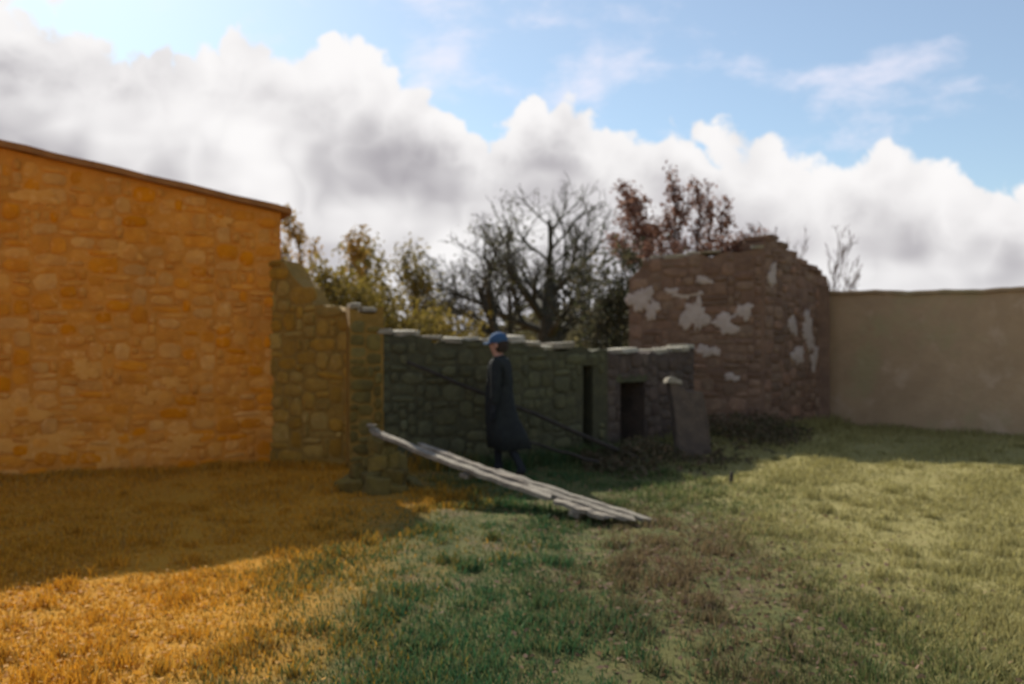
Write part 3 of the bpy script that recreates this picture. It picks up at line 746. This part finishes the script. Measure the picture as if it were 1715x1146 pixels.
# growth rooted on the ruin's wall head
for (x_, y_, z_, h_, sd, lab) in ((2.75, 16.5, 3.05, 0.50, 1, 'small reddish bush on the left end of the ruin top'), (3.75, 16.3, 3.1, 0.42, 2, 'small reddish bush at the middle of the ruin top'), (4.25, 16.25, 3.15, 0.5, 3, 'small brown bush beside the peak of the ruin gable')):
    make_tree('wall_bush', (x_, y_, z_), h_, lab, 'bush', 'bushes growing on the ruin', seed=70 + sd, levels=3, kids=(7, 5), ang=(45, 45), r0=0.014, stems=((0, 0, 1), (0.12, 0.05, .9), (-0.14, 0, .85)), start=0.1, ratio=0.5, up=0.2, bark='red_bark', leaf=520, leafcol=RB, lspread=0.07, lsize=0.04)
# far wood closing the horizon
def far_wood():
    rs = np.random.RandomState(9); n = 26000
    ang_ = rs.uniform(-1.2, 1.2, n); Rr = rs.uniform(75, 110, n)
    x = Rr * np.sin(ang_); y = Rr * np.cos(ang_)
    hmax = 3.2 + 0.9 * np.sin(ang_ * 23) + 0.7 * np.sin(ang_ * 57 + 1) + rs.normal(0, 0.4, n)
    z = np.maximum(0.1, hmax * rs.rand(n) ** 0.7)
    c = np.stack([x, y, z], 1); a = rs.normal(size=(n, 3)); a /= np.linalg.norm(a, axis=1)[:, None]
    b2 = np.cross(a, rs.normal(size=(n, 3))); b2 /= np.linalg.norm(b2, axis=1)[:, None]
    s = rs.uniform(0.25, 0.6, (n, 1))
    V = np.stack([c - a * s, c + b2 * s * .6, c + a * s, c - b2 * s * .6], 1).reshape(-1, 3)
    m_ = rs.rand(n, 1); cc = np.repeat(np.array((0.09, 0.085, 0.04)) * (1 - m_) + np.array((0.15, 0.125, 0.06)) * m_, 4, 0)
    return link('distant_wood', np_mesh('distant_wood', V, np.arange(n * 4).reshape(-1, 4), cc, 4), 'foliage')
tag(far_wood(), 'low far wood along the horizon behind the walls', 'wood', kind='stuff')

# ------------------------------------------------------------------ person
def skin_mesh(name, verts, edges, root=0, sub=2):
    me = bpy.data.meshes.new(name); me.from_pydata([v[0] for v in verts], edges, []); me.update()
    o = bpy.data.objects.new('tmp', me); COL.objects.link(o)
    o.modifiers.new('s', 'SKIN').use_smooth_shade = True
    sv_ = me.skin_vertices[0].data
    for i, v in enumerate(verts):
        rr = v[1]; sv_[i].radius = rr if isinstance(rr, tuple) else (rr, rr)
        sv_[i].use_root = (i == root)
    m2_ = o.modifiers.new('u', 'SUBSURF'); m2_.levels = sub; m2_.render_levels = sub
    dg = bpy.context.evaluated_depsgraph_get()
    out = bpy.data.meshes.new_from_object(o.evaluated_get(dg)); out.name = name
    bpy.data.objects.remove(o)
    out.polygons.foreach_set('use_smooth', [True] * len(out.polygons))
    return out
# local frame: +x = the way the person faces, +y = their left, z up
person = empty('person', (-0.155, 10.9, gh(-0.155, 10.9) + 0.0), math.atan2(0.28, -1.0))
tag(person, 'person in long dark coat and blue cap standing behind the planks', 'person')
verts = []; edges = []
def vtx(p, rr, prev=None):
    verts.append((p, rr)); i = len(verts) - 1
    if prev is not None: edges.append((prev, i))
    return i
pel = vtx((0, 0, 0.93), (0.15, 0.12))
wst = vtx((0.0, 0, 1.08), (0.135, 0.105), pel); chs = vtx((0.0, 0, 1.28), (0.16, 0.115), wst); nb = vtx((-0.01, 0, 1.42), (0.085, 0.075), chs)
nk = vtx((0.01, 0, 1.475), (0.055, 0.055), nb); jw = vtx((0.035, 0, 1.535), (0.066, 0.075), nk); hd = vtx((0.025, 0, 1.61), (0.078, 0.092), jw); cr = vtx((0.015, 0, 1.675), (0.062, 0.07), hd)
ns = vtx((0.125, 0, 1.575), (0.016, 0.018), hd)
for s in (1, -1):
    ft = s == -1                                       # right leg leads, left trails
    hip = vtx((0.0, s * 0.09, 0.87), (0.095, 0.095), pel)
    kn = vtx((0.05, s * 0.10, 0.49), (0.062, 0.062), hip) if ft else vtx((-0.11, s * 0.11, 0.50), (0.062, 0.062), hip)
    an = vtx((0.03, s * 0.10, 0.09), (0.042, 0.042), kn) if ft else vtx((-0.33, s * 0.12, 0.12), (0.042, 0.042), kn)
    bx_ = 0.05 if ft else -0.31
    hl = vtx((bx_ - 0.05, s * 0.11, 0.045 if ft else 0.075), (0.04, 0.035), an)
    tt_ = vtx((bx_ + 0.08, s * 0.115, 0.035), (0.042, 0.03), an); vtx((bx_ + 0.16, s * 0.12, 0.03), (0.034, 0.024), tt_)
    sh = vtx((-0.01, s * 0.175, 1.37), (0.062, 0.062), chs)
    el_ = vtx((-0.06 + (0.03 if not ft else 0), s * 0.235, 1.10), (0.045, 0.045), sh)
    wr = vtx((0.04 if ft else -0.01, s * 0.245, 0.87), (0.03, 0.034), el_)
    pm = vtx((0.055 if ft else 0.005, s * 0.245, 0.81), (0.019, 0.038), wr)
    for k, (dx_, ln_) in enumerate(((0.028, 0.068), (0.010, 0.078), (-0.010, 0.074), (-0.028, 0.058))):
        a1 = vtx((verts[pm][0][0] + dx_, s * 0.243, 0.765), (0.0095, 0.0095), pm)
        a2 = vtx((verts[pm][0][0] + dx_ * 1.1 + 0.008, s * 0.235, 0.765 - ln_ * 0.55), (0.0088, 0.0088), a1)
        vtx((verts[pm][0][0] + dx_ * 1.1 + 0.022, s * 0.222, 0.765 - ln_), (0.0078, 0.0078), a2)
    th1 = vtx((verts[wr][0][0] + 0.045, s * 0.236, 0.825), (0.011, 0.011), wr); vtx((verts[wr][0][0] + 0.06, s * 0.228, 0.775), (0.009, 0.009), th1)
bme = skin_mesh('body', verts, edges, 0)
for m_ in ('trouser_cloth', 'skin', 'shoe_leather'): bme.materials.append(MATS[m_])
for p in bme.polygons:
    c = p.center
    p.material_index = 1 if c.z > 1.44 else 2 if c.z < 0.10 else 0
body = link('body', bme, None, person)
# coat: torso, sleeves and a skirt to below the knee
verts = []; edges = []
c0 = vtx((0, 0, 0.98), (0.175, 0.15)); c1 = vtx((0, 0, 1.12), (0.165, 0.14), c0); c2 = vtx((0, 0, 1.29), (0.185, 0.145), c1); c3 = vtx((-0.012, 0, 1.425), (0.10, 0.095), c2); c4 = vtx((-0.005, 0, 1.475), (0.076, 0.074), c3)
for s in (1, -1):
    ft = s == -1
    sh = vtx((-0.01, s * 0.18, 1.375), (0.082, 0.08), c2)
    el_ = vtx((-0.06 + (0.03 if not ft else 0), s * 0.24, 1.10), (0.064, 0.064), sh)
    vtx((0.037 if ft else -0.012, s * 0.247, 0.875), (0.05, 0.052), el_)
link('coat', skin_mesh('coat', verts, edges, 0), 'coat_cloth', person)
vs = []; fs = []; n = 28
prof_ = [(1.10, 0.158, 0.17, 0), (1.0, 0.168, 0.185, -0.005), (0.85, 0.182, 0.20, -0.02), (0.7, 0.20, 0.205, -0.05), (0.55, 0.235, 0.22, -0.10), (0.36, 0.262, 0.225, -0.14), (0.355, 0.245, 0.21, -0.14), (0.6, 0.19, 0.18, -0.07)]
for j, (z, rx, ry, ox) in enumerate(prof_):
    for k in range(n):
        a = 6.2832 * k / n; fo = 1 + (0.05 * math.sin(5 * a + j * .2) + 0.03 * math.sin(9 * a)) * min(1, (1.1 - z) / 0.5)
        vs.append((ox + math.cos(a) * rx * fo, math.sin(a) * ry * fo, z + 0.012 * math.sin(3 * a)))
for j in range(len(prof_) - 1):
    for k in range(n): fs.append((j * n + k, j * n + (k + 1) % n, (j + 1) * n + (k + 1) % n, (j + 1) * n + k))
link('coat_skirt', mesh('coat_skirt', vs, fs, True), 'coat_cloth', person)
def dome(name, rings, material, n=24, close=True):
    vs = []; fs = []
    for (z, rx, ry, ox) in rings:
        for k in range(n): a = 6.2832 * k / n; vs.append((ox + math.cos(a) * rx, math.sin(a) * ry, z))
    for j in range(len(rings) - 1):
        for k in range(n): fs.append((j * n + k, j * n + (k + 1) % n, (j + 1) * n + (k + 1) % n, (j + 1) * n + k))
    if close: fs.append(tuple((len(rings) - 1) * n + k for k in range(n)))
    return mesh(name, vs, fs, True)
link('hair', dome('hair', [(1.50, 0.055, 0.075, -0.03), (1.54, 0.075, 0.094, -0.03), (1.60, 0.09, 0.101, -0.025), (1.66, 0.092, 0.10, -0.008), (1.70, 0.06, 0.07, 0.0)], 'hair'), 'hair', person)
cap_ = link('cap', dome('cap', [(1.615, 0.112, 0.107, 0.012), (1.64, 0.118, 0.112, 0.012), (1.68, 0.113, 0.107, 0.008), (1.715, 0.088, 0.084, 0.003), (1.738, 0.05, 0.05, 0.0), (1.745, 0.012, 0.012, 0.0)], 'cap'), 'blue_cap', person)
vs = []; fs = []
for z_ in (0.0, -0.010):
    for k in range(13):
        a = -1.15 + 2.3 * k / 12
        vs += [(0.012 + math.cos(a) * 0.110, math.sin(a) * 0.106, 1.632 + z_), (0.03 + math.cos(a) * 0.165, math.sin(a) * 0.098, 1.612 + z_ - 0.012 * abs(math.sin(a)))]
for k in range(12):
    a = 2 * k; b_ = 26 + 2 * k
    fs += [(a, a + 1, a + 3, a + 2), (b_, b_ + 2, b_ + 3, b_ + 1), (a + 1, b_ + 1, b_ + 3, a + 3), (a, a + 2, b_ + 2, b_)]
link('visor', mesh('visor', vs, fs), 'blue_cap', cap_)
for s in (1, -1):
    link('ear', mesh('ear', *(lambda b: ([tuple(v.co) for v in b.verts], [tuple(v.index for v in f.verts) for f in b.faces]))((lambda b: (bmesh.ops.create_icosphere(b, subdivisions=2, radius=1, matrix=Matrix.Translation((0.01, s * 0.093, 1.585)) @ Matrix.Diagonal((0.022, 0.012, 0.034, 1))), b.verts.index_update(), b)[2])(bmesh.new())), True), 'skin', person)
    link('eye', mesh('eye', *(lambda b: ([tuple(v.co) for v in b.verts], [tuple(v.index for v in f.verts) for f in b.faces]))((lambda b: (bmesh.ops.create_icosphere(b, subdivisions=1, radius=0.011, matrix=Matrix.Translation((0.108, s * 0.032, 1.60))), b.verts.index_update(), b)[2])(bmesh.new())), True), 'hair', person)
link('mouth', mesh('mouth', [(0.112, -.024, 1.532), (0.112, .024, 1.532), (0.112, .02, 1.540), (0.112, -.02, 1.540), (0.09, -.024, 1.532), (0.09, .024, 1.532), (0.09, .02, 1.540), (0.09, -.02, 1.540)], [(0, 1, 2, 3), (4, 7, 6, 5), (0, 4, 5, 1), (3, 2, 6, 7)]), 'skin', person)

# ------------------------------------------------------------------ grass
def grass_cols(x, y, rs, n):
    w_ = 0.55 * fbm(x, y, 0.9, 21) + 0.35 * fbm(x, y, 3.1, 22) + rs.normal(0, 0.5, n)
    green = np.array((0.085, 0.125, 0.040)); lush = np.array((0.045, 0.125, 0.050)); straw = np.array((0.26, 0.22, 0.09)); leak_orange = np.array((0.62, 0.30, 0.025)); brown = np.array((0.21, 0.135, 0.075)); pale = np.array((0.38, 0.335, 0.13))
    def sm(v, a, b_): q = np.clip((v - a) / (b_ - a), 0, 1); return (q * q * (3 - 2 * q))[:, None]
    c = green + 0 * x[:, None]
    xx = x + w_ * 0.8
    c = c * (1 - sm(xx, -0.6, 0.1) * (1 - sm(xx, 0.2, 0.9))) + lush * sm(xx, -0.6, 0.1) * (1 - sm(xx, 0.2, 0.9))
    f = 1 - sm(xx, -1.7, -0.35); c = c * (1 - f * 0.93) + leak_orange * f * 0.93  # left grass painted with the orange of the light leak
    f = sm(xx, 1.5, 3.0); c = c * (1 - f * 0.9) + pale * f * 0.9  # right grass paled after the light leak's veil
    bp = np.exp(-(((x - 1.2) / 0.75) ** 2 + ((y - 6.2) / 2.3) ** 2)) + 0.35 * w_ * np.exp(-((x - 1.0) / 1.6) ** 2)
    f = sm(bp, 0.25, 0.8); c = c * (1 - f * 0.8) + brown * f * 0.8
    st = sm(rs.rand(n) + 0.12 * fbm(x, y, 2.0, 5), 0.74, 0.98); c = c * (1 - st * 0.6) + straw * st * 0.6
    return c * rs.uniform(0.72, 1.25, (n, 1))
def blades(name, x, y, hgt, wid, rs, z=None):
    n = len(x); z = ground_h(x, y) if z is None else z
    a = rs.uniform(0, 6.283, n); lean_ = rs.uniform(0.1, 0.9, n) * hgt; la = rs.uniform(0, 6.283, n)
    bx_, by_ = np.cos(a) * wid / 2, np.sin(a) * wid / 2
    mx, my = x + np.cos(la) * lean_ * 0.35, y + np.sin(la) * lean_ * 0.35
    tx, ty = x + np.cos(la) * lean_, y + np.sin(la) * lean_
    V = np.stack([np.stack([x - bx_, y - by_, z - 0.01], 1), np.stack([x + bx_, y + by_, z - 0.01], 1),
                  np.stack([mx + bx_ * .7, my + by_ * .7, z + hgt * 0.6], 1), np.stack([mx - bx_ * .7, my - by_ * .7, z + hgt * 0.6], 1), np.stack([tx, ty, z + hgt], 1)], 1).reshape(-1, 3)
    i = np.arange(n)[:, None] * 5
    T = np.concatenate([i + np.array([0, 1, 2]), i + np.array([0, 2, 3]), i + np.array([3, 2, 4])], 0)
    c = np.repeat(grass_cols(x, y, rs, n), 5, 0)
    return link(name, np_mesh(name, V, T, c, 3), 'grass_blades')
rs = np.random.RandomState(17)
N = 300000
yy = 3.6 * np.exp(rs.rand(N) * math.log(24 / 3.6)); xx = (rs.rand(N) * 2 - 1) * (0.66 * yy + 0.6)
dens = fbm(xx, yy, 2.6, 8) + 0.6 * fbm(xx, yy, 7, 9)
bare = np.exp(-(((xx - 1.2) / 0.8) ** 2 + ((yy - 6.2) / 2.0) ** 2))
keepm = rs.rand(N) < np.clip(0.62 + 0.35 * dens - 0.35 * bare, 0.12, 1)
xx, yy, dens = xx[keepm], yy[keepm], dens[keepm]
hg = (0.020 + 0.018 * np.clip(dens + 0.5, 0, 2)) * rs.uniform(0.5, 1.5, len(xx)) * (0.8 + 0.03 * yy)
gr = blades('short_grass', xx, yy, hg, 0.004 + 0.0011 * yy, rs)
tag(gr, 'short rough grass covering the sloping meadow', 'grass', kind='stuff')
# tussocks: longer clumps scattered over the meadow
NT_ = 420; cy = 3.8 * np.exp(rs.rand(NT_) * math.log(15 / 3.8)); cx = (rs.rand(NT_) * 2 - 1) * (0.6 * cy + 0.3)
k = 75; xx = np.repeat(cx, k) + rs.normal(0, 0.055, NT_ * k) * np.repeat(rs.uniform(0.5, 1.6, NT_), k); yy = np.repeat(cy, k) + rs.normal(0, 0.055, NT_ * k)
hh = np.repeat(rs.uniform(0.035, 0.09, NT_), k) * rs.uniform(0.5, 1.2, NT_ * k)
tag(blades('grass_tussocks', xx, yy, hh, 0.006 + 0.0008 * yy, rs), 'longer grass tussocks dotted over the meadow', 'grass', kind='stuff')
# rank growth along the wall feet
def foot(a, b_, n, off=0.12, h_=(0.08, 0.3)):
    tt2 = rs.rand(n); a = np.array(a[:2]); b2 = np.array(b_[:2]); d2 = (b2 - a) / np.linalg.norm(b2 - a); nn = np.array((d2[1], -d2[0]))
    p = a + (b2 - a) * tt2[:, None] + nn * (np.abs(rs.normal(0, off, n)) + 0.03)[:, None]
    return p[:, 0], p[:, 1], rs.uniform(*h_, n) * (0.5 + 0.5 * np.abs(np.sin(tt2 * 23 + n)))
parts = [foot(QA, QB, 4200, 0.16, (0.04, 0.13)), foot(QB, S1, 1200, 0.16, (0.04, 0.14)), foot(WP[0], WP[1], 1800), foot(WP[1], WP[2], 1800), foot(WP[2], WP[3], 1600), foot(E_, F_, 1400), foot(F_, G_, 2200, 0.2), foot(FA, FB, 3500, 0.35, (0.04, 0.15)), foot(RA + Vector((0.3, -.1, 0)), LB, 1400, 0.16, (0.04, 0.12))]
xx = np.concatenate([p[0] for p in parts]); yy = np.concatenate([p[1] for p in parts]); hh = np.concatenate([p[2] for p in parts])
tag(blades('wall_foot_grass', xx, yy, hh, 0.012 + 0 * xx, rs), 'longer unmown grass along the feet of the walls', 'grass', kind='stuff')
# fallen leaves and leak flecks
def litter(name, x, y, cols, size, label):
    n = len(x); z = ground_h(x, y) + rs.uniform(0.004, 0.035, n); c = np.stack([x, y, z], 1)
    a = rs.normal(size=(n, 3)) * np.array([1, 1, 0.35]); a /= np.linalg.norm(a, axis=1)[:, None]
    b2 = np.cross(a, np.array([0, 0, 1]) + rs.normal(0, 0.4, (n, 3))); b2 /= np.linalg.norm(b2, axis=1)[:, None]
    s = size * rs.uniform(0.5, 1.3, (n, 1))
    V = np.stack([c - a * s, c + b2 * s * 0.55, c + a * s, c - b2 * s * 0.55], 1).reshape(-1, 3)
    m_ = rs.rand(n, 1); cc = np.repeat(np.array(cols[0]) * (1 - m_) + np.array(cols[1]) * m_, 4, 0)
    tag(link(name, np_mesh(name, V, np.arange(n * 4).reshape(-1, 4), cc, 4), 'foliage'), label, 'leaves', kind='stuff')
n = 2500
litter('leaves_and_leak_flecks', rs.normal(1.3, 0.75, n), rs.normal(6.4, 1.8, n), ((0.10, 0.055, 0.035), (0.27, 0.17, 0.10)), 0.022, 'brown leaf litter on the bare patch right of centre')
n = 2600
yl = rs.uniform(3.8, 10, n); xl = np.minimum(-0.56 * yl + np.abs(rs.normal(0, 1, n)) * 0.2 * yl, -0.16 * yl - rs.rand(n) * 0.4 * yl)
litter('leaves_and_leak_flecks', xl, yl, ((0.45, 0.20, 0.025), (0.62, 0.33, 0.05)), 0.020, 'added leaf flecks in light-leak orange over the grass below the left building')  # scatter added to carry the leak's orange across the ground

# dark leaf belt added to deepen the shade before the ruin and low wall
def shade_leaves():
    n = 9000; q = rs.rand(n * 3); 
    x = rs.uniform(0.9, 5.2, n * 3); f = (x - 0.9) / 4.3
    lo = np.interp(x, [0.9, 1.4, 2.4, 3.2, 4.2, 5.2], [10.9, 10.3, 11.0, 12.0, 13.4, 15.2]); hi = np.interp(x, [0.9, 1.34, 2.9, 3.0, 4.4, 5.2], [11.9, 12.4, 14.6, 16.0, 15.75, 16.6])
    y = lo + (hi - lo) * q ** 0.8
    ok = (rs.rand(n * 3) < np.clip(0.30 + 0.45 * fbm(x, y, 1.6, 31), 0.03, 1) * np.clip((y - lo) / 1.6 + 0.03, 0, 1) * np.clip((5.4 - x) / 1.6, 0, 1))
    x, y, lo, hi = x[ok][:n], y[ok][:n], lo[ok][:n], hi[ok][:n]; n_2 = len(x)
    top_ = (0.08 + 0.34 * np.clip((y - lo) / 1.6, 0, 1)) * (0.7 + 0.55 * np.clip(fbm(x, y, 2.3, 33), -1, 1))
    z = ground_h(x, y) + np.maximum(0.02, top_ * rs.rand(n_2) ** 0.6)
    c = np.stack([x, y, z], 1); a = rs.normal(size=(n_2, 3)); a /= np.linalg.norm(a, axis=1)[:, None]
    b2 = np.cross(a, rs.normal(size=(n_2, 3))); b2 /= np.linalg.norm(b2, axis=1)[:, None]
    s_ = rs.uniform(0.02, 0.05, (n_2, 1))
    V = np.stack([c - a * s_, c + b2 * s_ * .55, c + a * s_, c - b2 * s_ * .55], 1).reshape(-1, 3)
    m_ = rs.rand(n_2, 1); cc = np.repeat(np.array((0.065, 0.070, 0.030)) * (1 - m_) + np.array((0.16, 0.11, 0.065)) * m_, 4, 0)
    tag(link('shade_leaf_patch', np_mesh('shade_leaf_patch', V, np.arange(n_2 * 4).reshape(-1, 4), cc, 4), 'foliage'), 'added dark leaf mat deepening the shade at the foot of the ruin', 'shade_leaves', kind='stuff')
shade_leaves()
